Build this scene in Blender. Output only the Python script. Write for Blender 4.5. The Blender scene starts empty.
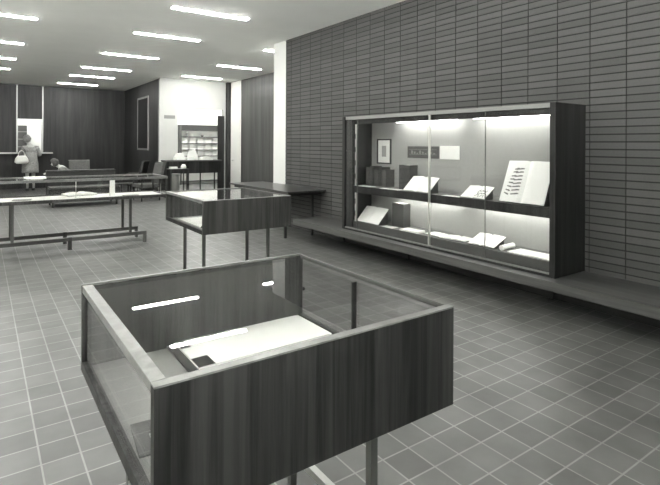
import bpy, bmesh, math, random
from mathutils import Vector, Matrix, Euler
random.seed(7)
PI = math.pi
scn = bpy.context.scene
C = scn.collection
H = 3.417          # ceiling height
WX = 4.60          # face of the brick wall

# ------------------------------------------------------------------ materials
def G(v, t=0.0):
    return (v*0.99, v, v*(0.95+t), 1)
def new_mat(name):
    m = bpy.data.materials.new(name); m.use_nodes = True
    nt = m.node_tree; b = nt.nodes['Principled BSDF']
    return m, nt, b
def plain(name, v, rough=.6, metal=0, spec=.5, noise=0, scale=8):
    m, nt, b = new_mat(name)
    b.inputs['Base Color'].default_value = G(v)
    b.inputs['Roughness'].default_value = rough
    b.inputs['Metallic'].default_value = metal
    b.inputs['Specular IOR Level'].default_value = spec
    if noise:
        tc = nt.nodes.new('ShaderNodeTexCoord'); n = nt.nodes.new('ShaderNodeTexNoise')
        n.inputs['Scale'].default_value = scale; n.inputs['Detail'].default_value = 5
        r = nt.nodes.new('ShaderNodeValToRGB')
        r.color_ramp.elements[0].position = .3; r.color_ramp.elements[1].position = .7
        r.color_ramp.elements[0].color = G(v*(1-noise)); r.color_ramp.elements[1].color = G(min(1, v*(1+noise)))
        nt.links.new(tc.outputs['Object'], n.inputs['Vector'])
        nt.links.new(n.outputs['Fac'], r.inputs['Fac']); nt.links.new(r.outputs['Color'], b.inputs['Base Color'])
    return m
def wood(name, lo, hi, sc=(38, 38, 1.3), rough=.35, seam=None, spec=.45):
    m, nt, b = new_mat(name); N = nt.nodes; L = nt.links
    tc = N.new('ShaderNodeTexCoord')
    mp = N.new('ShaderNodeMapping'); mp.inputs['Scale'].default_value = sc
    L.new(tc.outputs['Object'], mp.inputs['Vector'])
    n = N.new('ShaderNodeTexNoise'); n.inputs['Scale'].default_value = 1; n.inputs['Detail'].default_value = 6
    n.inputs['Roughness'].default_value = .65; n.inputs['Distortion'].default_value = .6
    L.new(mp.outputs['Vector'], n.inputs['Vector'])
    mp2 = N.new('ShaderNodeMapping'); mp2.inputs['Scale'].default_value = tuple(x*.22 for x in sc)
    L.new(tc.outputs['Object'], mp2.inputs['Vector'])
    n2 = N.new('ShaderNodeTexNoise'); n2.inputs['Scale'].default_value = 1; n2.inputs['Detail'].default_value = 3
    L.new(mp2.outputs['Vector'], n2.inputs['Vector'])
    mx = N.new('ShaderNodeMath'); mx.operation = 'MULTIPLY_ADD'; mx.inputs[1].default_value = .55
    L.new(n.outputs['Fac'], mx.inputs[0])
    m2 = N.new('ShaderNodeMath'); m2.operation = 'MULTIPLY'; m2.inputs[1].default_value = .45
    L.new(n2.outputs['Fac'], m2.inputs[0]); L.new(m2.outputs[0], mx.inputs[2])
    r = N.new('ShaderNodeValToRGB')
    r.color_ramp.elements[0].position = .42; r.color_ramp.elements[1].position = .60
    r.color_ramp.elements[0].color = G(lo); r.color_ramp.elements[1].color = G(hi)
    L.new(mx.outputs[0], r.inputs['Fac']); L.new(r.outputs['Color'], b.inputs['Base Color'])
    b.inputs['Roughness'].default_value = rough
    b.inputs['Specular IOR Level'].default_value = spec
    return m
def emit(name, v, s):
    m, nt, b = new_mat(name)
    b.inputs['Base Color'].default_value = G(.8)
    b.inputs['Emission Color'].default_value = (1, 1, .97, 1)
    b.inputs['Emission Strength'].default_value = s
    return m
def glass_mat(name, base=.02, tint=.96):
    m, nt, b = new_mat(name); N = nt.nodes; L = nt.links
    N.remove(b); out = N['Material Output']
    tr = N.new('ShaderNodeBsdfTransparent'); tr.inputs['Color'].default_value = (tint, tint, tint, 1)
    gl = N.new('ShaderNodeBsdfGlossy'); gl.inputs['Roughness'].default_value = .0
    lw = N.new('ShaderNodeLayerWeight'); lw.inputs['Blend'].default_value = .5
    p = N.new('ShaderNodeMath'); p.operation = 'POWER'; p.inputs[1].default_value = 6.5
    L.new(lw.outputs['Facing'], p.inputs[0])
    ma = N.new('ShaderNodeMath'); ma.operation = 'MULTIPLY_ADD'; ma.inputs[1].default_value = 1-base; ma.inputs[2].default_value = base
    L.new(p.outputs[0], ma.inputs[0])
    mix = N.new('ShaderNodeMixShader'); L.new(ma.outputs[0], mix.inputs[0])
    L.new(tr.outputs[0], mix.inputs[1]); L.new(gl.outputs[0], mix.inputs[2])
    L.new(mix.outputs[0], out.inputs['Surface'])
    return m

def floor_mat():
    m, nt, b = new_mat('quarry_tile'); N = nt.nodes; L = nt.links
    g = N.new('ShaderNodeNewGeometry')
    mp = N.new('ShaderNodeMapping'); mp.inputs['Location'].default_value = (-2.5757+.1672*60, -1.7835+.175*60, 0)
    L.new(g.outputs['Position'], mp.inputs['Vector'])
    br = N.new('ShaderNodeTexBrick'); br.offset = 0; br.squash = 1
    br.inputs['Scale'].default_value = 1; br.inputs['Brick Width'].default_value = .1672
    br.inputs['Row Height'].default_value = .175; br.inputs['Mortar Size'].default_value = .0048
    br.inputs['Mortar Smooth'].default_value = .3; br.inputs['Bias'].default_value = 0
    br.inputs['Color1'].default_value = G(.086); br.inputs['Color2'].default_value = G(.122)
    br.inputs['Mortar'].default_value = G(.23)
    L.new(mp.outputs['Vector'], br.inputs['Vector'])
    n = N.new('ShaderNodeTexNoise'); n.inputs['Scale'].default_value = 3.5; n.inputs['Detail'].default_value = 8
    L.new(g.outputs['Position'], n.inputs['Vector'])
    r = N.new('ShaderNodeValToRGB'); r.color_ramp.elements[0].position = .3; r.color_ramp.elements[1].position = .7
    r.color_ramp.elements[0].color = (.78, .78, .78, 1); r.color_ramp.elements[1].color = (1.15, 1.15, 1.15, 1)
    L.new(n.outputs['Fac'], r.inputs['Fac'])
    mul = N.new('ShaderNodeMix'); mul.data_type = 'RGBA'; mul.blend_type = 'MULTIPLY'; mul.inputs[0].default_value = 1
    L.new(br.outputs['Color'], mul.inputs[6]); L.new(r.outputs['Color'], mul.inputs[7])
    L.new(mul.outputs[2], b.inputs['Base Color'])
    n3 = N.new('ShaderNodeTexNoise'); n3.inputs['Scale'].default_value = 9; n3.inputs['Detail'].default_value = 3
    L.new(g.outputs['Position'], n3.inputs['Vector'])
    rr = N.new('ShaderNodeMapRange'); rr.inputs['To Min'].default_value = .34; rr.inputs['To Max'].default_value = .48
    L.new(n3.outputs['Fac'], rr.inputs['Value']); L.new(rr.outputs['Result'], b.inputs['Roughness'])
    inv = N.new('ShaderNodeMath'); inv.operation = 'SUBTRACT'; inv.inputs[0].default_value = 1
    L.new(br.outputs['Fac'], inv.inputs[1])
    bp = N.new('ShaderNodeBump'); bp.inputs['Strength'].default_value = .25; bp.inputs['Distance'].default_value = .004
    ad = N.new('ShaderNodeMath'); ad.operation = 'MULTIPLY_ADD'; ad.inputs[1].default_value = .35
    L.new(n3.outputs['Fac'], ad.inputs[0]); L.new(inv.outputs[0], ad.inputs[2])
    L.new(ad.outputs[0], bp.inputs['Height']); L.new(bp.outputs['Normal'], b.inputs['Normal'])
    b.inputs['Specular IOR Level'].default_value = .5
    return m
BW, BH, BY, BZ = .317, .0679, 2.373, 2.758
def brick_mat():
    m, nt, b = new_mat('stack_bond_brick'); N = nt.nodes; L = nt.links
    g = N.new('ShaderNodeNewGeometry'); sp = N.new('ShaderNodeSeparateXYZ'); L.new(g.outputs['Position'], sp.inputs[0])
    def fl(sock, off, w):
        a = N.new('ShaderNodeMath'); a.operation = 'SUBTRACT'; a.inputs[1].default_value = off; L.new(sock, a.inputs[0])
        d = N.new('ShaderNodeMath'); d.operation = 'DIVIDE'; d.inputs[1].default_value = w; L.new(a.outputs[0], d.inputs[0])
        f = N.new('ShaderNodeMath'); f.operation = 'FLOOR'; L.new(d.outputs[0], f.inputs[0]); return f.outputs[0]
    cb = N.new('ShaderNodeCombineXYZ'); L.new(fl(sp.outputs['Y'], BY, BW), cb.inputs[0]); L.new(fl(sp.outputs['Z'], BZ, BH), cb.inputs[1])
    w = N.new('ShaderNodeTexWhiteNoise'); w.noise_dimensions = '2D'; L.new(cb.outputs[0], w.inputs['Vector'])
    n = N.new('ShaderNodeTexNoise'); n.inputs['Scale'].default_value = 60; n.inputs['Detail'].default_value = 4
    L.new(g.outputs['Position'], n.inputs['Vector'])
    a = N.new('ShaderNodeMath'); a.operation = 'MULTIPLY_ADD'; a.inputs[1].default_value = .5; L.new(w.outputs['Value'], a.inputs[0])
    a2 = N.new('ShaderNodeMath'); a2.operation = 'MULTIPLY'; a2.inputs[1].default_value = .5; L.new(n.outputs['Fac'], a2.inputs[0]); L.new(a2.outputs[0], a.inputs[2])
    r = N.new('ShaderNodeValToRGB'); r.color_ramp.elements[0].position = .1; r.color_ramp.elements[1].position = .9
    r.color_ramp.elements[0].color = G(.058); r.color_ramp.elements[1].color = G(.09)
    L.new(a.outputs[0], r.inputs['Fac']); L.new(r.outputs['Color'], b.inputs['Base Color'])
    b.inputs['Roughness'].default_value = .8
    bp = N.new('ShaderNodeBump'); bp.inputs['Strength'].default_value = .3; bp.inputs['Distance'].default_value = .003
    L.new(n.outputs['Fac'], bp.inputs['Height']); L.new(bp.outputs['Normal'], b.inputs['Normal'])
    return m

M = dict(
    floor=floor_mat(), brick=brick_mat(), mortar=plain('dark_raked_mortar', .018, .95),
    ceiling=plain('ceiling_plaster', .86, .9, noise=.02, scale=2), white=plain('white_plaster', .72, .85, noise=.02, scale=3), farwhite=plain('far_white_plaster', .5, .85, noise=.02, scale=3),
    walnut=wood('walnut_veneer', .008, .038, sc=(46, 46, 1.2), rough=.5, spec=.25), walnut_in=wood('walnut_inner', .012, .075, sc=(46, 46, 1.2), rough=.5, spec=.3),
    panelling=wood('wall_panelling', .010, .030, sc=(9, 9, .5), rough=.5),
    panel_mid=wood('mid_panelling', .045, .09, sc=(14, 14, .6), rough=.45),
    walnut_mid=wood('walnut_mid', .03, .08, sc=(30, 30, 1.2)),
    caseside=wood('case_side', .010, .032, sc=(16, 16, .7), rough=.5, spec=.3),
    bench=wood('bench_wood', .05, .09, sc=(25, 1.2, 25), rough=.5),
    lip=wood('pale_lipping', .12, .20, sc=(20, 20, 20), rough=.3),
    tabletop=wood('table_top', .03, .06, sc=(20, 1.5, 20), rough=.28, spec=.6),
    deck=plain('deck_lining', .23, .8, noise=.04, scale=30), decking=plain('shelf_lining', .14, .8), linen=plain('case_back_lining', .34, .9, noise=.03, scale=40),
    paper=plain('paper', .80, .8, noise=.02, scale=12), card=plain('card', .72, .8), ink=plain('ink', .10, .8), inkmid=plain('grey_ink', .16, .8), inkpale=plain('faint_ink', .35, .8),
    dark=plain('dark_cloth', .03, .7), darkgrey=plain('dark_grey', .07, .6), grey=plain('mid_grey', .22, .6),
    leather=plain('book_leather', .045, .5, noise=.3, scale=25), black=plain('black_metal', .02, .4, 0), steel=plain('brushed_steel', .42, .35, .8),
    leg=plain('leg_metal', .13, .4, .6), legdark=plain('dark_leg_metal', .08, .4, .5), alum=plain('aluminium', .6, .3, .85), dullalum=plain('dull_aluminium', .24, .45, .5), glass=glass_mat('glass'),
    darkglass=plain('dark_glass', .008, .5, 0, .15), tube=emit('tube', 1, 32), tubecase=emit('case_tube', 1, 9), tube2=emit('room_lamp', 1, 17),
    enamel=plain('white_enamel', .75, .4), skin=plain('skin', .42, .55), hair=plain('dark_hair', .06, .6, noise=.4, scale=60), hairpale=plain('pale_hair', .20, .8, noise=.3, scale=60),
    tweed=plain('tweed', .26, .95, noise=.5, scale=45), jacket=plain('jacket_cloth', .16, .9, noise=.2, scale=20),
    bag=plain('white_bag', .70, .6), upholst=plain('upholstery', .03, .8, noise=.2, scale=30), upholst2=plain('grey_upholstery', .10, .85, noise=.2, scale=30),
)

# ------------------------------------------------------------------ mesh helper
class MB:
    def __init__(s): s.bm = bmesh.new()
    def box(s, x0, x1, y0, y1, z0, z1):
        v = [s.bm.verts.new((x, y, z)) for x in (x0, x1) for y in (y0, y1) for z in (z0, z1)]
        for f in ((0, 1, 3, 2), (4, 6, 7, 5), (0, 4, 5, 1), (2, 3, 7, 6), (0, 2, 6, 4), (1, 5, 7, 3)):
            s.bm.faces.new([v[i] for i in f])
        return s
    def obox(s, mat, dx, dy, dz):
        v = [s.bm.verts.new(mat @ Vector((x*dx/2, y*dy/2, z*dz/2))) for x in (-1, 1) for y in (-1, 1) for z in (-1, 1)]
        for f in ((0, 1, 3, 2), (4, 6, 7, 5), (0, 4, 5, 1), (2, 3, 7, 6), (0, 2, 6, 4), (1, 5, 7, 3)):
            s.bm.faces.new([v[i] for i in f])
        return s
    def tube(s, p0, p1, r, r2=None, n=14):
        p0 = Vector(p0); p1 = Vector(p1); r2 = r if r2 is None else r2
        d = (p1-p0).normalized(); a = d.orthogonal().normalized(); b = d.cross(a)
        A = [s.bm.verts.new(p0+(a*math.cos(t)+b*math.sin(t))*r) for t in [2*PI*i/n for i in range(n)]]
        B = [s.bm.verts.new(p1+(a*math.cos(t)+b*math.sin(t))*r2) for t in [2*PI*i/n for i in range(n)]]
        for i in range(n): s.bm.faces.new([A[i], A[(i+1) % n], B[(i+1) % n], B[i]])
        s.bm.faces.new(A[::-1]); s.bm.faces.new(B); return s
    def prism(s, pts, axis, a, b):
        def P(p, t):
            return {'x': (t, p[0], p[1]), 'y': (p[0], t, p[1]), 'z': (p[0], p[1], t)}[axis]
        A = [s.bm.verts.new(P(p, a)) for p in pts]; B = [s.bm.verts.new(P(p, b)) for p in pts]; n = len(pts)
        for i in range(n): s.bm.faces.new([A[i], A[(i+1) % n], B[(i+1) % n], B[i]])
        s.bm.faces.new(A[::-1]); s.bm.faces.new(B); return s
    def rings(s, secs, n=20):
        R = []
        for (cx, cy, z, rx, ry) in secs:
            R.append([s.bm.verts.new((cx+rx*math.cos(2*PI*i/n), cy+ry*math.sin(2*PI*i/n), z)) for i in range(n)])
        for A, B in zip(R, R[1:]):
            for i in range(n): s.bm.faces.new([A[i], A[(i+1) % n], B[(i+1) % n], B[i]])
        s.bm.faces.new(R[0][::-1]); s.bm.faces.new(R[-1]); return s
    def build(s, name, mat, parent=None, smooth=False, bevel=0):
        bmesh.ops.recalc_face_normals(s.bm, faces=s.bm.faces)
        me = bpy.data.meshes.new(name); s.bm.to_mesh(me); s.bm.free()
        if smooth:
            for p in me.polygons: p.use_smooth = True
        me.materials.append(M[mat])
        o = bpy.data.objects.new(name, me); C.objects.link(o)
        if parent: o.parent = parent
        if bevel:
            b = o.modifiers.new('bevel', 'BEVEL'); b.width = bevel; b.segments = 2; b.limit_method = 'ANGLE'
        return o
def tag(o, label, cat, group=None, kind=None):
    o['label'] = label; o['category'] = cat
    if group: o['group'] = group
    if kind: o['kind'] = kind
    return o
def thing(name, label, cat, loc=(0, 0, 0), rz=0, group=None):
    o = bpy.data.objects.new(name, None); C.objects.link(o); o.empty_display_size = .1
    o.location = loc; o.rotation_euler = (0, 0, rz); return tag(o, label, cat, group)
def struct(o, label=None, cat=None):
    o['kind'] = 'structure'
    if label: o['label'] = label
    if cat: o['category'] = cat
    return o
def at(o, loc, rz=0):
    o.location = loc; o.rotation_euler = (0, 0, rz); return o
def dup(o, parent=None):
    c = o.copy(); C.objects.link(c)
    if parent: c.parent = parent
    for ch in o.children: dup(ch, c)
    return c

# ------------------------------------------------------------------ setting
XL, YN, YB = -4.2, -2.6, 19.1
struct(MB().box(XL, 8.2, YN, 20.9, -.1, 0).build('floor', 'floor'), 'grey square quarry tile floor with pale grout lines', 'floor')
struct(MB().box(XL, 8.2, YN, 20.9, H, H+.12).build('ceiling', 'ceiling'), 'smooth pale ceiling set with fluorescent lights', 'ceiling')
mb = MB()
k0 = int((YN-BY)/BW)-1
y = BY+BW*k0
g = .0035
while y < 7.963:
    ya, yb = max(y+g*1.3, YN), min(y+BW-g*1.3, 7.963)
    z = BZ-BH*45
    while z < H:
        za, zb = max(z+g*1.7, .0), min(z+BH-g*1.7, H)
        if yb-ya > .01 and zb-za > .01: mb.box(WX, WX+.03, ya, yb, za, zb)
        z += BH
    y += BW
struct(MB().box(WX-.012, WX-.001, YN, 6.66, 0, .2515).build('bench_shade_board', 'black'))  # black strip paints in the deep shade under the bench
w = struct(mb.build('wall_right', 'brick'), 'wall of long thin grey bricks in stack bond', 'wall')
MB().box(WX+.009, WX+.2, YN, 7.963, 0, H).build('mortar', 'mortar', w)
struct(MB().box(WX, 6.38, 7.963, 8.42, 0, H).build('trim_1', 'white'), 'white plaster end of the brick wall', 'wall')
struct(MB().box(XL-.1, XL, YN, 20.9, 0, H).build('wall_left', 'white'))
struct(MB().box(XL, -3.4, YN-.12, YN, 0, H).box(1.0, 8.2, YN-.12, YN, 0, H).box(-3.4, 1.0, YN-.12, YN, 0, .9).box(-3.4, 1.0, YN-.12, YN, 3.2, H).build('wall_front', 'panelling'))
wf = MB()  # unseen windows added to brighten the ceiling and foreground
for i in range(5): wf.box(-3.4+i*1.085, -3.34+i*1.085, YN-.09, YN-.03, .9001, 3.1999)
wn = struct(wf.build('fill_window', 'alum'), 'wide windows added behind the camera for fill light, outside the picture', 'window')
MB().box(-3.4, 1.0, YN-.065, YN-.059, .91, 3.19).build('pane', 'glass', wn)
# back wall with the service window
mb = MB()
mb.box(XL, .95, YB, YB+.12, 0, H).box(1.66, 4.3, YB, YB+.12, 0, H).box(.95, 1.66, YB, YB+.12, 0, 1.18).box(.95, 1.66, YB, YB+.12, 2.29, H)
for x in (-3.6, -2.7, -1.8, -.9, 2.56, 3.46): pass
struct(mb.build('wall_back', 'panelling'), 'dark vertical grained wood panelling across the far end', 'wall')
for i, x in enumerate((.93, 1.665)):
    struct(MB().box(x, x+.03, YB-.015, YB, 1.2, H).build('trim_%d' % (i+2), 'steel'), 'thin pale vertical strip on the dark panelling', 'trim')
f = struct(MB().box(.95, 1.665, YB-.02, YB+.12, 2.27, 2.30).box(.95, .975, YB+.001, YB+.12, 1.18, 2.27).box(1.64, 1.665, YB+.001, YB+.12, 1.18, 2.27).build('window_1', 'steel'), 'lit service window above the ledge in the dark wall', 'window')
struct(MB().box(.30, 1.95, YB-.34, YB-.001, 1.15, 1.195).build('trim_4', 'steel', bevel=.004), 'pale ledge under the lit service window', 'ledge')
# office behind the service window
struct(MB().box(-.5, 3.2, 20.8, 20.9, 0, H).build('wall_office', 'white'))
sh = thing('office_shelf', 'dark shelf unit seen through the service window', 'shelf', (1.02, 20.5, 0))
MB().box(-.35, .30, .0, .28, 0, 2.12).build('carcase', 'darkgrey', sh)
for z in (1.35, 1.62, 1.88): MB().box(-.34, .29, -.02, 0, z, z+.03).build('shelf_board', 'grey', sh)
# panelled side wall at the far end, with tall dark slot window
struct(MB().box(4.28, 4.42, 14.72, 20.9, 0, H).build('wall_side', 'panelling'), 'dark panelled wall return at the far right corner', 'wall')
w2 = struct(MB().box(4.255, 4.28, 15.93, 15.99, 1.29, 3.0).box(4.255, 4.28, 17.15, 17.21, 1.29, 3.0).box(4.255, 4.28, 15.99, 17.15, 1.29, 1.35).box(4.255, 4.28, 15.99, 17.15, 2.94, 3.0).build('window_2', 'steel'), 'tall narrow dark pane with a pale frame', 'window')
MB().box(4.262, 4.275, 15.99, 17.15, 1.35, 2.94).build('pane', 'darkglass', w2)
# white wall with the opening
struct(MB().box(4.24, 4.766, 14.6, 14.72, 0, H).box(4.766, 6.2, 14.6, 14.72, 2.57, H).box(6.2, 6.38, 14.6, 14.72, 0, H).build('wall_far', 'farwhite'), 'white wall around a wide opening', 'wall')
struct(MB().box(6.27, 6.38, 14.45, 14.6, 0, H).build('trim_5', 'dark'), 'dark full height post beside the opening', 'post')
d = struct(MB().box(5.985, 6.185, 14.50, 14.55, 0.02, 2.37).build('door_1', 'caseside', bevel=.004), 'narrow dark door leaf at the right of the white opening', 'door')
# right hand wall beyond the brick one
struct(MB().box(6.38, 6.5, 8.42, 13.7, 0, H).build('wall_right_rear', 'panel_mid'), 'mid toned wood panelled wall behind the table', 'wall')
struct(MB().box(6.38, 6.5, 13.7, 14.72, 0, H).build('wall_right_plain', 'white'))
d = struct(MB().box(6.36, 6.379, 13.72, 14.40, 0, H-.02).build('door_2', 'card'), 'plain pale grey full height door', 'door')
MB().tube((6.36, 14.2, 1.0), (6.31, 14.2, 1.0), .015).build('door_knob', 'steel', d, True)
# room through the opening
struct(MB().box(4.42, 8.2, 19.1, 19.2, 0, H).build('wall_room_back', 'white'))
struct(MB().box(8.1, 8.2, 8.42, 19.1, 0, H).build('wall_room_right', 'white'))

# ------------------------------------------------------------------ ceiling lights
def ceiling_light(loc, label, group, L=1.14, W=.08, mat='tube'):
    t = thing('ceiling_light', label, 'light', loc, 0, group)
    MB().box(-L/2-.02, L/2+.02, -W/2-.02, -W/2, -.012, 0).box(-L/2-.02, L/2+.02, W/2, W/2+.02, -.012, 0).box(-L/2-.02, -L/2, -W/2, W/2, -.012, 0).box(L/2, L/2+.02, -W/2, W/2, -.012, 0).build('frame', 'enamel', t)
    MB().box(-L/2, L/2, -W/2, W/2, -.022, -.001).build('diffuser', mat, t)
    return t
rows = [(2.155, 3.352, 6.93, 'nearest and largest of its row'), (2.122, 3.316, 8.90, 'second of the six in the middle row'),
        (2.077, 3.269, 11.33, 'third of the six in the middle row'), (2.037, 3.233, 13.68, 'fourth of the six in the middle row'),
        (2.00, 3.18, 15.5, 'fifth of the six in the middle row'), (1.96, 3.132, 17.75, 'closest to the dark far wall')]
proto = None
def put_light(x, y, label, group):
    global proto
    if proto is None:
        proto = ceiling_light((x, y, H), label, group); return proto
    o = dup(proto); o.location = (x, y, H); o['label'] = label; o['group'] = group; return o
for a, b, y, l in rows: put_light((a+b)/2, y, 'long white fluorescent ceiling light, '+l, 'fluorescent ceiling lights of the middle row')
for xe, y, l in ((.721, 8.82, 'nearest one cut by the left picture edge'), (.684, 11.2, 'second of the row cut by the left edge of the view'),
                 (.658, 13.33, 'third of the row cut by the left edge of the view'), (.621, 15.2, 'farthest of the row cut by the left edge of the view')):
    put_light(xe-.6, y, 'white fluorescent ceiling light, '+l, 'fluorescent ceiling lights at the left edge')
for xs, y, l in ((4.66, 8.97, 'short piece showing just left of the brick wall top'), (4.66, 11.4, 'in front of the wood panelled wall beyond the brick'), (4.58, 13.75, 'close above the white wall with the opening')):
    put_light(xs+.6, y, 'white fluorescent ceiling light, '+l, 'fluorescent ceiling lights on the right')
for x, yl in ((.1, (4.75, 2.5)), (2.75, (4.75,))):
    for y in yl:
        put_light(x, y, 'fluorescent ceiling light above and behind the camera, outside the picture', 'fluorescent ceiling lights outside the picture')
for x in (-2.5,):
    for y in (2.5, 4.75, 6.93, 8.9, 11.3, 13.5):
        put_light(x, y, 'fluorescent ceiling light far to the left, outside the picture', 'fluorescent ceiling lights outside the left edge')
for x, y in ((5.4, 16.2), (5.4, 17.8), (7.0, 16.2), (7.0, 17.8)):
    o = ceiling_light((x, y, H), 'bright ceiling light inside the room beyond the opening, hidden from view', 'ceiling lights of the room beyond', mat='tube2', W=.3)
ceiling_light((1.9, 20.0, H), 'bright ceiling light inside the office behind the service window', None, mat='tube2', W=.3)

# ------------------------------------------------------------------ display cases on legs
def table_case(name, label, loc, sx, sy, z0, z1, legs, wd='walnut', glassy='both'):
    """wood front and back panels, glass sides and top; local origin at the front left corner on the floor"""
    t = thing(name, label, 'display case', loc)
    T = .024; r = .03
    MB().box(0, sx, 0, T, z0, z1-.0045).build('front_panel', wd, t, bevel=.0015)
    MB().box(0, sx, sy-T, sy, z0, z1-.0045).build('back_panel', 'walnut_in', t, bevel=.0015)
    MB().box(0, sx, 0, T, z1-.004, z1).build('lipping', 'lip', t)
    MB().box(0, sx, sy-T*.5, sy, z1-.004, z1).build('lipping', 'lip', t)
    MB().box(0, r, T+.001, sy-T-.001, z1-.022, z1).build('side_rail', 'lip', t, bevel=.001)
    MB().box(sx-.012, sx, T+.001, sy-T-.001, z1-.016, z1).build('side_rail', 'leg', t, bevel=.001)
    MB().box(.0225, sx-.0225, T+.001, sy-T-.001, z0, z0+.016).build('deck', 'deck', t)
    for x0 in (0, sx-.022): MB().box(x0, x0+.022, T+.001, sy-T-.001, z0, z0+.034).build('bottom_rail', 'walnut', t, bevel=.001)
    MB().box(r+.0005, sx-.0125, T+.001, sy-T-.001, z1-.0115, z1-.0055).build('top_glass', 'glass', t)
    MB().box(.008, .014, T+.001, sy-T-.001, z0+.0345, z1-.030).build('side_glass', 'glass', t)
    if glassy == 'split':
        MB().box(sx-.014, sx-.008, T+.001, sy*.53, z0+.0345, z1-.030).build('side_glass', 'glass', t)
        MB().box(sx-.021, sx-.0155, sy*.53-.03, sy-T-.001, z0+.0345, z1-.030).build('side_glass', 'glass', t)
        MB().box(sx-.024, sx-.006, sy*.53-.003, sy*.53+.003, z0+.0345, z1-.030).build('mullion', 'black', t)
        MB().tube((sx-.0275, sy-.07, z1-.13), (sx-.0215, sy-.07, z1-.13), .008).build('lock', 'black', t, True)
    else:
        MB().box(sx-.014, sx-.008, T+.001, sy-T-.001, z0+.0345, z1-.030).build('side_glass', 'glass', t)
    for (x, y) in legs:
        MB().box(x-.012, x+.012, y-.012, y+.012, 0, z0-.0005).build('leg', 'leg', t, bevel=.001)
    return t
BX0, BX1, BY0, BY1, BZ0, BZ1 = .269, 1.107, .9543, 1.791, .760, 1.040
big = table_case('display_case', 'large dark walnut and glass display case on legs, nearest the camera', (BX0, BY0, 0), BX1-BX0, BY1-BY0, BZ0, BZ1,
           [(.13, .13), (.622, .103), (.13, .72), (.64, .56)], 'walnut', 'split')
MB().box(.628, .652, .125, .548, .40, .425).build('stretcher', 'steel', big, bevel=.001)
MB().box(.118, .142, .145, .705, .40, .425).build('stretcher', 'steel', big, bevel=.001)
sm = table_case('display_case', 'smaller walnut and glass display case on thin legs in front of the dark table', (1.462, 3.845, 0), .822, .99, .765, 1.04,
           [(.05, .11), (.645, .11), (.05, .575), (.645, .535)], 'walnut_mid')

# contents of the large case
DZ = BZ0+.0165
p = MB().box(-.257, .257, -.122, .122, 0, .006).build('document', 'paper'); at(p, (.824, 1.642, DZ+.0085), 0)
bk = MB().box(-.285, -.10, -.122, .122, 0, .007).build('book_cover', 'leather')
at(bk, (.824, 1.642, DZ+.0005)); tag(bk, 'dark cover showing under the left end of the big white document', 'book')
tag(p, 'large blank white document lying inside the nearest display case', 'document')
MB().box(-.256, -.222, .05, .121, .0061, .0067).build('dark_corner', 'leather', p)
MB().box(-.256, -.200, -.121, -.045, .0061, .0067).build('dark_corner', 'leather', p)
ph = MB().box(-.045, .045, -.075, .075, 0, .004).build('photograph', 'dark'); at(ph, (.352, 1.25, DZ+.0005), -.1)
tag(ph, 'small dark photograph lying at the left edge of the nearest case', 'photograph')
MB().box(-.01, .03, -.02, .01, .0041, .0045).build('pale_image', 'inkpale', ph)
# contents of the small case
SD = .765+.0165
p = MB().box(-.33, .33, -.36, .36, 0, .003).build('white_sheet', 'paper'); at(p, (1.462+.41, 3.845+.5, SD+.0005)); tag(p, 'wide white sheet covering the floor of the smaller case', 'paper')
p = MB().prism([(-.07, 0), (.07, 0), (.05, .018), (-.06, .018)], 'y', -.02, .02).build('small_box', 'dark', bevel=.003); at(p, (1.60, 4.08, SD+.0040), .35); tag(p, 'small dark object on the white sheet in the smaller case', 'box')

# ------------------------------------------------------------------ long flat case on the left
LX0, LX1, LY0, LY1, LZ0, LZ1 = -.9, 2.36, 7.7, 8.48, .68, 1.0
t = thing('flat_display_case', 'long low pale framed glass case on a trestle base, at the left edge', 'display case', (LX0, LY0, 0))
sx, sy = LX1-LX0, LY1-LY0
MB().box(0, sx, 0, .03, LZ1-.035, LZ1).box(0, sx, sy-.03, sy, LZ1-.035, LZ1).box(0, .03, .031, sy-.031, LZ1-.035, LZ1).box(sx-.03, sx, .031, sy-.031, LZ1-.035, LZ1).build('top_frame', 'lip', t)
MB().box(.031, sx-.031, .031, sy-.031, LZ1-.02, LZ1-.012).build('top_glass', 'glass', t)
MB().box(0, sx, 0, .03, LZ0, LZ0+.045).box(0, sx, sy-.03, sy, LZ0, LZ0+.045).box(0, .03, .031, sy-.031, LZ0, LZ0+.045).box(sx-.03, sx, .031, sy-.031, LZ0, LZ0+.045).build('bottom_frame', 'walnut_mid', t)
MB().box(.031, sx-.031, .031, sy-.031, LZ0+.01, LZ0+.03).build('deck', 'card', t)
MB().box(.03, sx-.03, .01, .016, LZ0+.046, LZ1-.036).build('side_glass', 'glass', t)
MB().box(.03, sx-.03, sy-.016, sy-.01, LZ0+.046, LZ1-.036).build('side_glass', 'glass', t)
MB().box(sx-.016, sx-.01, .032, sy-.032, LZ0+.046, LZ1-.036).build('side_glass', 'glass', t)
for x in (0.002, sx-.027):
    for y in (.002, sy-.027): MB().box(x, x+.025, y, y+.025, LZ0+.046, LZ1-.036).build('corner_post', 'walnut_mid', t)
MB().box(1.98, 1.99, .004, .012, LZ0+.046, LZ1-.036).build('glass_joint', 'alum', t)
for x in (1.24, 2.74):
    for y in (.12, .62):
        MB().box(x-.018, x+.018, y-.018, y+.018, .171, LZ0-.001).build('leg', 'leg', t)
for y in (.12, .62):
    MB().box(.0, 1.90, y-.025, y+.025, .12, .17).build('stretcher', 'legdark', t)
    MB().prism([(1.95, .12), (2.93, .12), (2.93, 0), (2.97, 0), (2.97, .17), (1.95, .17)], 'y', y-.025, y+.025).build('stretcher', 'leg', t)
    MB().box(1.90, 1.95, y-.03, y+.03, 0, .175).build('stretcher_joint', 'walnut_mid', t)
    MB().box(-.0, .04, y-.025, y+.025, 0, .1195).build('foot', 'leg', t)
LD = LZ0+.031
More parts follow.
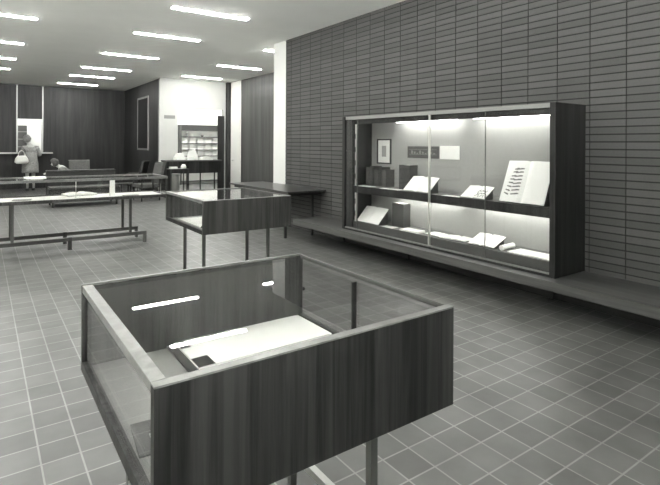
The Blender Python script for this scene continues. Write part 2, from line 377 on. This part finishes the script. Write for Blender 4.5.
def flat(name, mat, dx, dy, dz, loc, rz, label, cat, group=None):
    o = MB().box(-dx/2, dx/2, -dy/2, dy/2, 0, dz).build(name, mat); at(o, loc, rz); tag(o, label, cat, group); return o
flat('paper_sheet', 'paper', .5, .3, .003, (.45, 8.05, LD), .1, 'white sheet with faint lines near the left end of the long case', 'paper')
flat('pamphlet', 'grey', .22, .16, .006, (.46, 8.0, LD+.0035), -.2, 'grey pamphlet resting on a white sheet in the long case', 'pamphlet')
flat('paper_sheet', 'paper', .45, .3, .003, (1.62, 8.2, LD), -.1, 'white sheet to the right of the open book in the long case', 'paper')
flat('pamphlet', 'grey', .22, .1, .008, (1.86, 7.9, LD), .1, 'grey pamphlet right of the upright white card in the long case', 'pamphlet')
cd = MB().prism([(-.03, 0), (.03, 0), (.004, .235), (-.004, .235)], 'x', -.035, .035).build('standing_card', 'paper'); at(cd, (1.62, 8.0, LD), .0)
tag(cd, 'upright white card standing inside the long case', 'card')
flat('notepad', 'paper', .24, .3, .02, (.62, 8.1, LZ1+.0005), .05, 'white pad lying on top of the long glass case', 'notepad')

# ------------------------------------------------------------------ open books
def open_book(label, W, Hh, th, origin, tilt=0, yaw=0, cover='leather', group=None, spread=.02, art=None):
    """local x = across the spread, y = up the page, z = out of the page; origin = bottom centre"""
    t = thing('open_book', label, 'book', (0, 0, 0), 0, group)
    ct, st = math.cos(tilt), math.sin(tilt)
    Rm = Matrix(((0, ct, -st), (-1, 0, 0), (0, st, ct)))
    Rm = Matrix.Rotation(yaw, 3, 'Z') @ Rm
    t.rotation_euler = Rm.to_euler(); t.location = origin
    hw = W/2
    prof = []
    n = 10
    for i in range(-n, n+1):
        u = i/n; a = abs(u)
        z = th*(1-.55*a**1.6) - th*.75*max(0, 1-a*7)
        prof.append((u*hw, max(z, .003)))
    for sgn in (-1, 1):
        pts = [p for p in prof if p[0]*sgn >= -1e-9]
        pts = sorted(pts)
        mb = MB(); bm = mb.bm
        poly = [(x, z) for x, z in pts]
        x0, x1 = poly[0][0], poly[-1][0]
        poly = poly+[(x1, .0025), (x0, .0025)]
        mb.prism(poly, 'y', .004, Hh-.004)
        mb.build('pages', 'paper', t)
    mb = MB().box(-hw-.006, -.006, 0, Hh, -.002, .0022).box(.006, hw+.006, 0, Hh, -.002, .0022).box(-.0062, .0062, .001, Hh-.001, -.004, .0015)
    mb.build('cover', cover, t)
    def zt(x):
        a = abs(x/hw); return th*(1-.55*a**1.6) - th*.75*max(0, 1-a*7)
    if art: art(t, hw, Hh, zt)
    return t
def art_ferns(t, hw, Hh, zt):
    mb = MB()
    for i in range(8):
        y = Hh*(.20+.085*i)
        for (x, L, a) in ((-.34*hw, .15*hw, .12), (-.74*hw+i*.035*hw, .09*hw, -.35+.08*i)):
            m = Matrix.Translation((x, y+random.uniform(-.004, .004), zt(x)+.002)) @ Matrix.Rotation(a, 4, 'Z')
            mb.obox(m, L*2.4, .012, .0012)
            mb.obox(m @ Matrix.Translation((L*.4, .006, 0)), L*.9, .006, .0012)
    mb.build('illustration', 'inkmid', t)
def art_sketch(t, hw, Hh, zt):
    mb = MB()
    rnd = random.Random(3)
    pts = [(.2+.55*(i % 4)/3, .2+.55*(i//4)/3) for i in range(12)]
    for (u, v) in pts:
        x = u*hw; m = Matrix.Translation((x, v*Hh, zt(x)+.001)) @ Matrix.Rotation(rnd.uniform(0, PI), 4, 'Z')
        mb.obox(m, .045, .007, .001)
    mb.build('drawing', 'ink', t)
SZ = .935; DK = .45
def wedge(label, y0, y1, x0, depth, tilt, z, mat='darkgrey'):
    """cradle under a tilted book: triangular prism along y"""
    o = MB().prism([(0, 0), (depth, 0), (depth, depth*math.tan(tilt))], 'y', -(y1-y0)/2, (y1-y0)/2).build('book_cradle', mat)
    at(o, (x0, (y0+y1)/2, z)); tag(o, label, 'book stand'); return o
def cradled(label, Y0, Y1, X, Hh, tilt, th, z, clab, art=None):
    W = Y1-Y0
    # small gap between cradle face and cover
    nx, nz = -math.sin(tilt), math.cos(tilt); e = .006
    open_book(label, W, Hh, th, (X+nx*e+.004, (Y0+Y1)/2, z+nz*e+.004), tilt, 0, art=art)
    wedge(clab, Y0+.02, Y1-.02, X+.008, Hh*math.cos(tilt)*.92, tilt, z+.0005)
cradled('open white book on a slanted stand, left half of the upper shelf', 4.0, 4.42, 4.20, .25, .73, .022, SZ, 'dark slanted stand under the left open book of the upper shelf')
cradled('open book with a sketch on its right page, middle of the upper shelf', 3.235, 3.545, 4.20, .21, .58, .016, SZ, 'dark slanted stand under the open sketch book', art_sketch)
cradled('tall open book with rows of dark leaf prints, right end of the upper shelf', 2.60, 3.08, 4.24, .44, 1.16, .022, SZ, 'steep dark stand behind the tall book of leaf prints', art_ferns)
cradled('open white book on a slanted stand, left end of the lower shelf', 4.885, 5.33, 4.205, .27, .80, .018, DK, 'dark slanted stand under the open book at the lower left')
open_book('flat open book low in the middle of the lower shelf', .33, .2, .020, (4.25, 3.70, DK+.005), .02, .12)
open_book('thin open book lying just right of the centre bar of the wall case', .26, .17, .012, (4.27, 4.02, DK+.005), .02, -.1)
cradled('open white book slightly raised, right part of the lower shelf', 3.135, 3.46, 4.22, .23, .40, .018, DK, 'low dark stand under the open book beside the rolled paper')
# long case open book
open_book('open book with curling pages in the long flat case', .42, .28, .04, (1.25, 8.2, LD+.009), .0, PI/2+.2)

# upright books
def upright(label, th, dep, hh, loc, rz=0, mat='leather', group=None):
    t = thing('book', label, 'book', loc, rz, group)
    c = .003
    MB().box(0, dep, 0, c, 0, hh).box(0, dep, th-c, th, 0, hh).box(0, c, c, th-c, 0, hh).build('cover', mat, t)
    MB().box(c+.0005, dep-.006, c+.0003, th-c-.0003, .004, hh-.004).build('pages', 'card', t)
    return t
upright('thick dark book standing upright behind the left slanted book, upper shelf', .20, .13, .31, (4.37, 4.475, SZ+.0005))
upright('dark grey book standing behind the open book at the lower left', .21, .12, .30, (4.38, 4.60, DK+.0005), mat='darkgrey')
upright('dark book standing at the far right end of the upper shelf', .06, .14, .33, (4.34, 2.485, SZ+.0005))
yy = 4.98
for i, (th, hh, lab) in enumerate(((.075, .23, 'nearest the picture frame'), (.065, .26, 'second from the right of its row'), (.08, .22, 'in the middle of its row'), (.07, .27, 'second from the left of its row'), (.08, .25, 'against the left side of the case'))):
    upright('dark upright book, upper left of wall case, '+lab, th, .15, hh, (4.42, yy, SZ+.0005), group='dark books standing at the left of the upper shelf', mat='leather' if i % 2 else 'darkgrey')
    yy += th+.012
flat('paper_sheet', 'paper', .12, .28, .003, (4.27, 5.22, SZ+.0005), 0, 'white sheet before the row of dark books, upper shelf', 'paper')
flat('paper_sheet', 'paper', .14, .34, .003, (4.25, 4.72, SZ+.0005), .1, 'white sheet left of the thick upright book, upper shelf', 'paper')
flat('paper_sheet', 'paper', .14, .24, .003, (4.24, 3.70, SZ+.0005), .05, 'white sheet left of the sketch book, upper shelf', 'paper')
flat('paper_sheet', 'paper', .14, .20, .003, (4.26, 4.74, DK+.0005), .1, 'white sheet right of the leftmost book, lower shelf', 'paper')
flat('pamphlet', 'card', .15, .27, .022, (4.28, 4.34, DK+.0005), .08, 'thick white pamphlet just left of the centre bar, lower shelf', 'pamphlet')
flat('document', 'paper', .22, .52, .008, (4.36, 2.732, DK+.0005), 0, 'long white document at the right end of the lower shelf', 'document')
o = MB().tube((0, -.11, .028), (0, .11, .028), .027, n=20).build('rolled_paper', 'paper', smooth=False); at(o, (4.36, 3.072, DK+.0005), -1.48); tag(o, 'rolled white paper lying on the lower shelf', 'paper roll')

# ------------------------------------------------------------------ wall display case
CX0, CX1, CY0, CY1, CZ0, CZ1 = 4.10, WX, 2.41, 5.53, .338, 1.88
t = thing('wall_display_case', 'long lit wall display case with dark wood sides and glass front on the brick wall', 'display case', (CX0, CY0, CZ0))
D, L_, HH = CX1-CX0, CY1-CY0, CZ1-CZ0
s_ = .055
MB().box(0, D, 0, s_, 0, HH).build('side_panel', 'caseside', t, bevel=.002)
MB().box(0, D, L_-s_, L_, 0, HH).build('side_panel', 'caseside', t, bevel=.002)
MB().box(.03, D, s_+.001, L_-s_-.001, HH-.03, HH-.002).build('top_panel', 'caseside', t)
MB().box(.012, .029, s_+.001, L_-s_-.001, HH-.042, HH-.001).build('top_rail', 'dullalum', t, bevel=.002)
MB().box(.075, D, s_+.001, L_-s_-.001, 0, DK-CZ0).build('bottom_deck', 'decking', t)
MB().box(.058, .074, s_+.001, L_-s_-.001, 0, DK-CZ0+.012).build('deck_fascia', 'darkgrey', t)
MB().box(.006, .04, s_+.001, L_-s_-.001, .0, .022).build('bottom_track', 'caseside', t)
MB().box(.008, .036, s_+.001, L_-s_-.001, .0225, .036).build('bottom_rail', 'dullalum', t, bevel=.002)
MB().box(D-.014, D, s_+.001, L_-s_-.001, DK-CZ0+.001, HH-.031).build('back_lining', 'linen', t)
MB().box(.075, D-.015, s_+.001, L_-s_-.001, SZ-CZ0-.02, SZ-CZ0).build('shelf', 'decking', t)
MB().box(.058, .0745, s_+.001, L_-s_-.001, SZ-CZ0-.085, SZ-CZ0+.008).build('shelf_fascia', 'caseside', t)
MB().box(.058, .0745, s_+.001, L_-s_-.001, HH-.105, HH-.031).build('valance', 'caseside', t)
gz0, gz1 = .0365, HH-.0425
ys = [s_+.001, 3.162-CY0, 3.915-CY0, 5.215-CY0-.0, L_-s_-.001]
for i in range(4):
    MB().box(.018+.006*(i % 2), .022+.006*(i % 2), ys[i]+.003, ys[i+1]-.003, gz0, gz1).build('glass_pane', 'glass', t)
MB().box(.012, .034, ys[2]-.009, ys[2]+.009, gz0, gz1).build('centre_bar', 'alum', t)['label'] = 'bright metal centre bar'
for k in (1, 3): MB().box(.0165, .0285, ys[k]-.0018, ys[k]+.0018, gz0, gz1).build('pane_joint', 'leg', t)
MB().box(.03, .056, 5.345-CY0, L_-s_-.0015, .043, HH-.051).build('end_stile', 'walnut_mid', t)
st = MB().box(.058, .07, 5.295-CY0, 5.318-CY0, DK-CZ0+.013, SZ-CZ0-.086).box(.058, .07, 5.295-CY0, 5.318-CY0, SZ-CZ0+.009, HH-.106).build('shelf_standard', 'alum', t)
for z in (.20, .36, .70, .88, 1.06, 1.24): MB().box(.0565, .0578, 5.299-CY0, 5.314-CY0, z, z+.07).build('slot', 'black', st)
for (zt, z0_) in ((HH-.033, 'upper'), (SZ-CZ0-.021, 'lower')):
    for (ya, yb) in ((2.56, 3.60), (3.80, 4.84)):
        MB().box(.33, .395, ya-CY0, yb-CY0, zt-.028, zt-.0005).build('lamp_housing', 'enamel', t)
        MB().tube((.362, ya-CY0+.02, zt-.044), (.362, yb-CY0-.02, zt-.044), .0145).build('fluorescent_tube', 'tubecase', t, True)
# things on the back of the case
fr = thing('picture_frame', 'small dark framed white picture hung inside the wall case at the left', 'picture', (4.58, 5.05, 1.235))
MB().box(-.018, 0, 0, .285, 0, .018).box(-.018, 0, 0, .285, .327, .345).box(-.018, 0, 0, .018, .0181, .3269).box(-.018, 0, .267, .285, .0181, .3269).build('frame', 'dark', fr)
MB().box(-.008, -.001, .0185, .2665, .0185, .3265).build('picture', 'paper', fr)
MB().box(-.0085, -.0081, .10, .19, .10, .25).build('drawing', 'inkpale', fr)
pl = thing('placard', 'wide dark placard with a pale engraved strip inside the wall case', 'placard', (4.58, 4.19, 1.332))
MB().box(-.008, 0, 0, .54, 0, .15).build('board', 'darkgrey', pl)
mb = MB()
mb.box(-.0088, -.0081, .03, .51, .045, .05).box(-.0088, -.0081, .03, .51, .108, .112)
for i in range(9): mb.box(-.0088, -.0081, .06+i*.048, .088+i*.048, .055, .068+.028*((i*7) % 3)/2)
mb.build('engraving', 'grey', pl)
o = MB().box(-.005, 0, 0, .30, 0, .16).build('white_card', 'paper'); at(o, (4.58, 3.875, 1.33)); tag(o, 'blank white card right of the dark placard in the wall case', 'card')

# ------------------------------------------------------------------ bench and table
t = thing('wall_bench', 'long low wooden bench running along the brick wall under the case', 'bench', (3.99, -2.5, 0))
MB().box(0, WX-3.991, 0, 9.16, .252, .3375).build('seat_slab', 'bench', t, bevel=.003)
for y in (1.2, 3.2, 5.2, 7.2, 8.6): MB().box(.565, .59, y, y+.04, 0, .2515).build('support', 'black', t)
t = thing('table', 'long dark topped table with thin legs standing past the bench end', 'table', (3.875, 6.63, 0))
MB().box(0, .715, 0, 2.2, .735, .762).build('tabletop', 'tabletop', t, bevel=.002)
MB().box(.06, .65, .05, .075, .69, .7345).box(.06, .65, 2.08, 2.105, .69, .7345).box(.06, .085, .0751, 2.0799, .69, .7345).box(.625, .65, .0751, 2.0799, .69, .7345).build('apron', 'black', t)
for x in (.09, .60):
    for y in (.24, 1.95):
        MB().box(x-.0, x+.035, y, y+.035, 0, .7344).build('leg', 'black', t)

# ------------------------------------------------------------------ far furniture
t = thing('sofa', 'dark upholstered sofa behind the long flat case', 'sofa', (1.28, 13.0, 0))
MB().box(.0, 1.55, .05, .62, .14, .42).build('seat_base', 'upholst', t, bevel=.02)
MB().box(.02, 1.53, .03, .60, .425, .47).build('seat_cushion', 'upholst2', t, bevel=.015)
MB().box(.0, 1.55, .63, .80, .14, .81).build('backrest', 'upholst', t, bevel=.02)
MB().box(.0, 1.55, .61, .82, .815, .84).build('top_rail', 'walnut_mid', t, bevel=.004)
for x in (.06, 1.45):
    for y in (.08, .70): MB().box(x, x+.04, y, y+.04, 0, .14).build('leg', 'black', t)
def lounge_chair(label, loc, rz, mat, z=1.0, rail='walnut_mid', group=None):
    t = thing('lounge_chair', label, 'chair', loc, rz, group)
    MB().box(-.28, .28, -.28, .24, .34, .44).build('seat', mat, t, bevel=.02)
    MB().prism([(.20, .442), (.28, .442), (.40, z-.03), (.32, z-.03)], 'x', -.28, .28).build('backrest', mat, t, bevel=.01)
    MB().prism([(.315, z-.029), (.405, z-.029), (.405, z), (.315, z)], 'x', -.28, .28).build('top_rail', rail, t)
    for x in (-.31, .283):
        MB().box(x, x+.026, -.25, .24, .58, .61).build('armrest', 'walnut_mid', t)
        for y in (-.26, .21): MB().box(x, x+.026, y, y+.026, 0, .579 if y < 0 else .579).build('leg', 'black', t)
    return t
lounge_chair('wide chair with a pale top rail against the dark far wall', (2.42, 16.2, 0), 0, 'upholst2', 1.0, 'lip')
c1 = lounge_chair('dark lounge chair in profile before the panelled corner', (3.75, 15.6, 0), PI/2+2.6, 'upholst', .98)
c2 = lounge_chair('grey lounge chair beside the white wall at the left of the desk', (3.62, 13.6, 0), -PI/2+.1, 'upholst2', 1.0, 'upholst2')
lounge_chair('dark lounge chair the seated person uses, behind the sofa', (1.92, 15.1, 0), -PI/2, 'upholst', .74, 'upholst')
t = thing('coffee_table', 'low dark coffee table right of the sofa', 'table', (2.75, 14.6, 0))
MB().box(-.1, .85, 0, .5, .34, .38).build('tabletop', 'tabletop', t, bevel=.004)
for x in (-.06, .78):
    for y in (.04, .43): MB().box(x, x+.03, y, y+.03, 0, .3395).build('leg', 'black', t)

# reception desk by the opening
t = thing('reception_desk', 'tall dark reception desk in front of the white opening', 'desk', (4.18, 13.75, 0))
MB().box(0, 1.62, 0, .55, 1.0, 1.035).build('worktop', 'darkgrey', t, bevel=.003)
MB().box(.02, 1.60, .04, .07, .66, .9995).build('front_panel', 'walnut', t)
MB().box(.0, .30, .0, .5, 0, .9995).build('pedestal', 'walnut', t)
for x in (.72, 1.12, 1.56):
    MB().box(x, x+.03, .45, .48, 0, .9995).build('leg', 'black', t)
for i, (x, w_, d_, h_) in enumerate(((4.66, .28, .2, .20), (5.04, .30, .2, .30), (4.88, .2, .14, .10), (5.40, .34, .24, .10))):
    yb_ = (14.12, 14.12, 13.88, 14.0)[i]
    o = MB().box(-w_/2, w_/2, -d_/2, d_/2, 0, h_*.5).prism([(-w_/2*.9, h_*.5), (w_/2*.8, h_*.5), (w_/2*.5, h_), (-w_/2*.6, h_*.9)], 'y', -d_/2*.8, d_/2*.8).build('paper_stack', 'paper')
    at(o, (x, yb_, 1.0355), (.2, -.3, .1, 0)[i])
    tag(o, ('low heap of white papers at the left of the tall dark desk', 'highest heap of white papers on the tall dark desk', 'small paper heap at the front of the tall dark desk', 'flat wide paper stack at the right of the tall dark desk')[i], 'papers', 'white papers on the reception desk')
# wire stand and bin
t = thing('side_stand', 'black metal framed stand in front of the dark reception desk', 'stand', (4.0, 12.8, 0))
MB().box(0, .48, 0, .4, .82, .845).build('top', 'black', t)
for x in (0, .455):
    for y in (0, .375): MB().box(x, x+.022, y, y+.022, 0, .8195).build('leg', 'black', t)
MB().box(.023, .454, .18, .2, .12, .14).box(0.001, .02, .0225, .3745, .12, .14).build('brace', 'black', t)
t = thing('waste_bin', 'pale grey cylindrical bin standing behind the black stand', 'bin', (4.33, 13.45, 0))
MB().rings([(0, 0, 0, .10, .10), (0, 0, .66, .125, .125)], 24).build('body', 'grey', t, True)
MB().rings([(0, 0, .661, .13, .13), (0, 0, .685, .13, .13)], 24).build('rim', 'steel', t)
o = MB().rings([(0, 0, 0, .07, .05), (0, 0, .05, .075, .055), (0, 0, .11, .04, .03)], 16).build('white_pot', 'paper', smooth=True); at(o, (4.40, 13.0, .8455)); tag(o, 'small white pot standing on the black metal stand', 'pot')
o = MB().box(-.09, .09, -.07, .07, 0, .05).build('small_box', 'card'); at(o, (4.12, 12.98, .8455)); tag(o, 'small pale box on the left of the black metal stand', 'box')
# bookcase in the room beyond
t = thing('bookcase', 'wide bookcase with dark edged shelves in the white room beyond', 'bookcase', (5.9, 17.9, 0))
MB().box(0, 1.8, .26, .30, 0, 2.2).build('back_board', 'white', t)
for x in (0, 1.71): MB().box(x, x+.09, 0, .259, 0, 2.2).build('case_side', 'darkgrey', t)
MB().box(.091, 1.709, 0, .259, 1.99, 2.2).build('cornice', 'dark', t)
for z in (1.74, 1.50, 1.26, 1.03, .78, .5, .1): MB().box(.091, 1.709, 0, .259, z, z+.028).build('shelf', 'darkgrey', t)
for (x, z, w_, h_, mat, lab) in ((6.22, 1.7685, .10, .14, 'grey', 'small grey bust like ornament on the top shelf of the far bookcase'), (6.80, 1.7685, .13, .06, 'darkgrey', 'low dark bowl on the top shelf of the far bookcase')):
    o = MB().rings([(0, 0, 0, w_*.35, w_*.35), (0, 0, h_*.3, w_*.25, w_*.25), (0, 0, h_*.8, w_*.5, w_*.45), (0, 0, h_, w_*.3, w_*.3)], 14).build('ornament', mat, smooth=True)
    at(o, (x, 18.0, z)); tag(o, lab, 'ornament')
for k, z in enumerate((1.5285, 1.2885, 1.0585)):
    for i in range(5):
        o = flat('magazine', 'paper', .22, .02, .17, (6.14+i*.30, 18.05, z), 0, 'pale magazine facing out on the %s shelf of the far bookcase' % ('second', 'third', 'fourth')[k], 'magazine', 'pale magazines on the %s shelf of the far bookcase' % ('second', 'third', 'fourth')[k])
# plaque on white wall
o = MB().box(0, .32, -.012, 0, 0, .10).build('wall_plaque', 'grey', bevel=.003); at(o, (4.36, 14.599, 2.235)); tag(o, 'small grey plaque on the white wall left of the opening', 'plaque')

# ------------------------------------------------------------------ people
def skin_obj(name, verts, edges, mat, parent, root=0, sub=2):
    """verts: (x,y,z,r[,r2])"""
    me = bpy.data.meshes.new(name); me.from_pydata([v[:3] for v in verts], edges, []); me.update()
    o = bpy.data.objects.new(name, me); C.objects.link(o); o.parent = parent
    md = o.modifiers.new('skin', 'SKIN'); md.use_smooth_shade = True
    lay = me.skin_vertices[0].data if me.skin_vertices else None
    if lay is None:
        bm = bmesh.new(); bm.from_mesh(me); bm.verts.layers.skin.verify(); bm.to_mesh(me); bm.free()
        lay = me.skin_vertices[0].data
    for i, v in enumerate(verts):
        lay[i].radius = (v[3], v[4] if len(v) > 4 else v[3]); lay[i].use_root = (i == root)
    sb = o.modifiers.new('sub', 'SUBSURF'); sb.levels = sub; sb.render_levels = sub
    me.materials.append(M[mat])
    return o
def add_hand(V, E, wrist, wi, d, side, down):
    """palm + five fingers grown from wrist vertex wi; d, side, down unit vectors"""
    d = Vector(d).normalized(); side = Vector(side).normalized(); down = Vector(down).normalized(); w = Vector(wrist)
    p = w+d*.055; V.append((*p, .022, .016)); pi = len(V)-1; E.append((wi, pi))
    for k, L in enumerate((.066, .074, .070, .055)):
        b = w+d*.085+side*(.026-.0175*k); V.append((*b, .0095)); i0 = len(V)-1; E.append((pi, i0))
        m = b+d*L*.5+down*.008; V.append((*m, .0085)); E.append((i0, i0+1))
        e = m+d*L*.35+down*.028; V.append((*e, .0075)); E.append((i0+1, i0+2))
    b = w+d*.03+side*.035; V.append((*b, .010)); i0 = len(V)-1; E.append((pi, i0))
    e = b+d*.03+side*.012+down*.01; V.append((*e, .009)); E.append((i0, i0+1))
    e2 = e+d*.025+down*.008; V.append((*e2, .008)); E.append((i0+1, i0+2))
def head(parent, c, yaw, pitch, hairmat, long=False):
    """shaped skull with nose, ears, eyes; faces local -y before rotation"""
    return None
def head_bits(t, c, fwd, hairmat, bouffant=1.0):
    c = Vector(c); f_ = Vector(fwd).normalized(); up = Vector((0, 0, 1)); up = (up-f_*up.dot(f_)).normalized(); r_ = f_.cross(up)
    R = Matrix((r_, f_, up)).transposed().to_4x4(); R.translation = c
    # hair: ellipsoid shell over top and back
    bm = bmesh.new(); bmesh.ops.create_uvsphere(bm, u_segments=28, v_segments=18, radius=1)
    for v in bm.verts:
        x, y, z = v.co
        k = 1+.05*math.sin(x*9+z*7)+.03*math.sin(y*13)
        v.co = Vector((x*.098*bouffant*k, y*.105*bouffant*k-.018, z*.115*bouffant*k+.022))
        if y > .45 and z < .45: v.co.y = min(v.co.y, .05)
    bm.transform(R); mb = MB(); mb.bm.free(); mb.bm = bm
    mb.build('hair', hairmat, t, True)
    for s in (-1, 1):
        bm = bmesh.new(); bmesh.ops.create_uvsphere(bm, u_segments=10, v_segments=8, radius=1)
        for v in bm.verts: v.co = Vector((v.co.x*.011+s*.032, v.co.y*.008+.083, v.co.z*.007+.0))
        bm.transform(R); mb = MB(); mb.bm.free(); mb.bm = bm; mb.build('eye', 'dark', t, True)
    bm = bmesh.new(); bmesh.ops.create_uvsphere(bm, u_segments=10, v_segments=8, radius=1)
    for v in bm.verts: v.co = Vector((v.co.x*.024, v.co.y*.006+.083, v.co.z*.006-.048))
    bm.transform(R); mb = MB(); mb.bm.free(); mb.bm = bm; mb.build('mouth', 'darkgrey', t, True)

# standing woman at the service ledge, seen from behind (faces +y)
W0 = (1.27, 18.25, 0)
t = thing('person', 'woman in a tweed coat seen from behind, standing at the lit service window', 'person', W0)
V = [(0, 0, .93, .13, .10), (0, 0, 1.12, .115, .085), (0, .0, 1.33, .14, .09), (0, .01, 1.44, .06, .055), (-.05, .03, 1.51, .048, .048), (-.10, .055, 1.585, .072, .082), (-.105, .05, 1.65, .070, .080)]
E = [(0, 1), (1, 2), (2, 3), (3, 4), (4, 5), (5, 6)]
def add(p, i):
    V.append(p); E.append((i, len(V)-1)); return len(V)-1
V.append((-.13, .142, 1.58, .012)); E.append((5, len(V)-1))            # nose
for s in (-1, 1): V.append((-.10+s*.082, .045, 1.585, .012)); E.append((5, len(V)-1))   # ears
for s in (-1, 1):
    h = add((s*.09, 0, .86, .085), 0); k = add((s*.085, .01, .50, .055), h); a = add((s*.075+(.02 if s > 0 else 0), -.01+s*.03, .10, .034), k); f0 = add((s*.085, .06+s*.03, .045, .032, .03), a); add((s*.09, .16+s*.03, .025, .03, .02), f0)
    sh = add((s*.175, .0, 1.36, .055), 2)
    if s > 0:
        el = add((.27, .02, 1.10, .042), sh); wr = add((.16, .24, 1.14, .027), el); add_hand(V, E, (.16, .24, 1.14), wr, (-.3, 1, .3), (-1, -.3, 0), (0, .2, -1))
    else:
        el = add((-.25, .04, 1.10, .042), sh); wr = add((-.22, .27, 1.17, .027), el); add_hand(V, E, (-.22, .27, 1.17), wr, (.1, 1, .2), (1, -.1, 0), (0, .2, -1))
skin_obj('body', V, E, 'skin', t)
V = [(0, -.005, 1.05, .155, .125), (0, -.005, 1.22, .165, .125), (0, -.005, 1.36, .15, .105), (0, .0, 1.43, .085, .075),
     (.185, .0, 1.36, .072), (.275, .015, 1.11, .060), (.175, .20, 1.135, .046), (-.185, .0, 1.36, .072), (-.255, .035, 1.11, .060), (-.225, .21, 1.155, .046)]
skin_obj('coat', V, [(0, 1), (1, 2), (2, 3), (2, 4), (4, 5), (5, 6), (2, 7), (7, 8), (8, 9)], 'tweed', t)
MB().rings([(0, 0, 1.22, .185, .145), (0, 0, 1.02, .195, .155), (0, 0, .85, .225, .175), (0, 0, .68, .23, .18), (0, 0, .56, .235, .185)], 28).build('coat_skirt', 'tweed', t, True)
head_bits(t, (-.10, .05, 1.61), (-.35, .93, -.1), 'hairpale', 1.14)
for s in (-1, 1):
    MB().rings([(s*.085, .07+s*.03, 0, .042, .13), (s*.085, .07+s*.03, .035, .044, .13), (s*.082, .02+s*.03, .07, .038, .06)], 18).build('shoe', 'dark', t, True)
# bag on her arm
b = thing('handbag', 'bulky white handbag hanging from the left arm of the woman', 'handbag', (W0[0]-.25, W0[1]-.26, .86))
MB().rings([(0, 0, 0, .13, .05), (0, 0, .05, .19, .075), (0, 0, .16, .17, .07), (0, 0, .25, .11, .045)], 24).build('bag_body', 'bag', b, True)
mb = MB(); pr_ = None
for i in range(11):
    a = PI*i/10; q = Vector((.09*math.cos(a), .03+.07*math.sin(a), .23+.17*math.sin(a)))
    if pr_ is not None: mb.tube(pr_, q, .012, n=8)
    pr_ = q
mb.build('handle', 'bag', b, True)

# seated person behind the sofa (faces -x)
P0 = (1.92, 15.1, 0)
t = thing('person', 'person in a grey jacket hunched forward in a lounge chair behind the sofa', 'person', P0)
V = [(.0, 0, .53, .10, .14), (-.03, 0, .66, .10, .13), (-.12, 0, .80, .10, .14), (-.20, 0, .875, .055, .055), (-.255, 0, .905, .045, .045), (-.31, 0, .935, .078, .068), (-.33, 0, .985, .075, .066)]
E = [(0, 1), (1, 2), (2, 3), (3, 4), (4, 5), (5, 6)]
V.append((-.405, 0, .93, .011)); E.append((5, 7))
for s in (-1, 1): V.append((-.30, s*.077, .94, .012)); E.append((5, len(V)-1))
for s in (-1, 1):
    h = add((-.05, s*.09, .525, .075), 0); k = add((-.42, s*.10, .52, .055), h); a = add((-.45, s*.10, .10, .036), k); f0 = add((-.50, s*.10, .045, .033, .03), a); add((-.60, s*.10, .025, .03, .02), f0)
    sh = add((-.13, s*.18, .80, .05), 2); el = add((-.24, s*.22, .64, .04), sh); wr = add((-.42, s*.12, .69, .027), el)
    add_hand(V, E, (-.42, s*.12, .69), wr, (-1, -s*.1, .1), (0, -s, 0), (-.1, 0, -1))
skin_obj('body', V, E, 'skin', t)
V = [(.0, 0, .55, .125, .165), (-.03, 0, .67, .125, .16), (-.12, 0, .79, .115, .155), (-.175, 0, .86, .075, .075)]
E2 = [(0, 1), (1, 2), (2, 3)]
for s in (-1, 1):
    n0 = len(V); V += [(-.13, s*.185, .80, .065), (-.24, s*.225, .64, .053), (-.385, s*.14, .68, .040)]; E2 += [(2, n0), (n0, n0+1), (n0+1, n0+2)]
skin_obj('jacket', V, E2, 'jacket', t)
V = [(.0, 0, .54, .10, .14)]; E2 = []
for s in (-1, 1):
    n0 = len(V); V += [(-.05, s*.09, .53, .088), (-.42, s*.10, .525, .068), (-.45, s*.10, .13, .055)]; E2 += [(0, n0), (n0, n0+1), (n0+1, n0+2)]
skin_obj('trousers', V, E2, 'dark', t)
head_bits(t, (-.32, 0, .955), (-.95, 0, -.3), 'hair', .98)
for s in (-1, 1):
    MB().rings([(-.53, s*.10, 0, .13, .045), (-.53, s*.10, .035, .13, .046), (-.48, s*.10, .07, .07, .04)], 18).build('shoe', 'dark', t, True)
mg = MB().box(-.11, .11, -.15, .15, 0, .008).build('magazine', 'paper'); at(mg, (P0[0]-.42-.16, P0[1], .605)); tag(mg, 'white magazine on the knees of the seated person', 'magazine')

# ------------------------------------------------------------------ camera and world
cam = bpy.data.cameras.new('camera'); co = bpy.data.objects.new('camera', cam); C.objects.link(co)
cam.sensor_fit = 'HORIZONTAL'; cam.sensor_width = 36; cam.lens = 496.3/660*36
cam.shift_x = (330-328.5)/660; cam.shift_y = (144.5-242.5)/660
cam.clip_start = .05; cam.clip_end = 100
co.location = (0, 0, 1.5)
co.rotation_euler = (Matrix.Rotation(-.6103, 3, 'Z') @ Matrix.Rotation(PI/2, 3, 'X') @ Matrix.Rotation(.005, 3, 'Z')).to_euler()
scn.camera = co
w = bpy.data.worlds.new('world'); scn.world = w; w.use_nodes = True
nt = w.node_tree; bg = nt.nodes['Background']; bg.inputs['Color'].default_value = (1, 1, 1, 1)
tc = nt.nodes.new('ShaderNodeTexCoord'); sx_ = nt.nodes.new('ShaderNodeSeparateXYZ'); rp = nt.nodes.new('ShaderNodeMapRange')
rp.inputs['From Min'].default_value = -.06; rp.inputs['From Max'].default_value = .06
rp.inputs['To Min'].default_value = 15.0; rp.inputs['To Max'].default_value = .15      # glowing lower half added to light the ceiling, sky kept dim above
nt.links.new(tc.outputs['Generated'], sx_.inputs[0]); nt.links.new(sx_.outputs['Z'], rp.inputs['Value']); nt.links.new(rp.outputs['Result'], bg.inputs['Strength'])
vs = scn.view_settings
vs.view_transform = 'Standard'; vs.look = 'None'; vs.gamma = 1; vs.use_curve_mapping = False; vs.exposure = 1.9
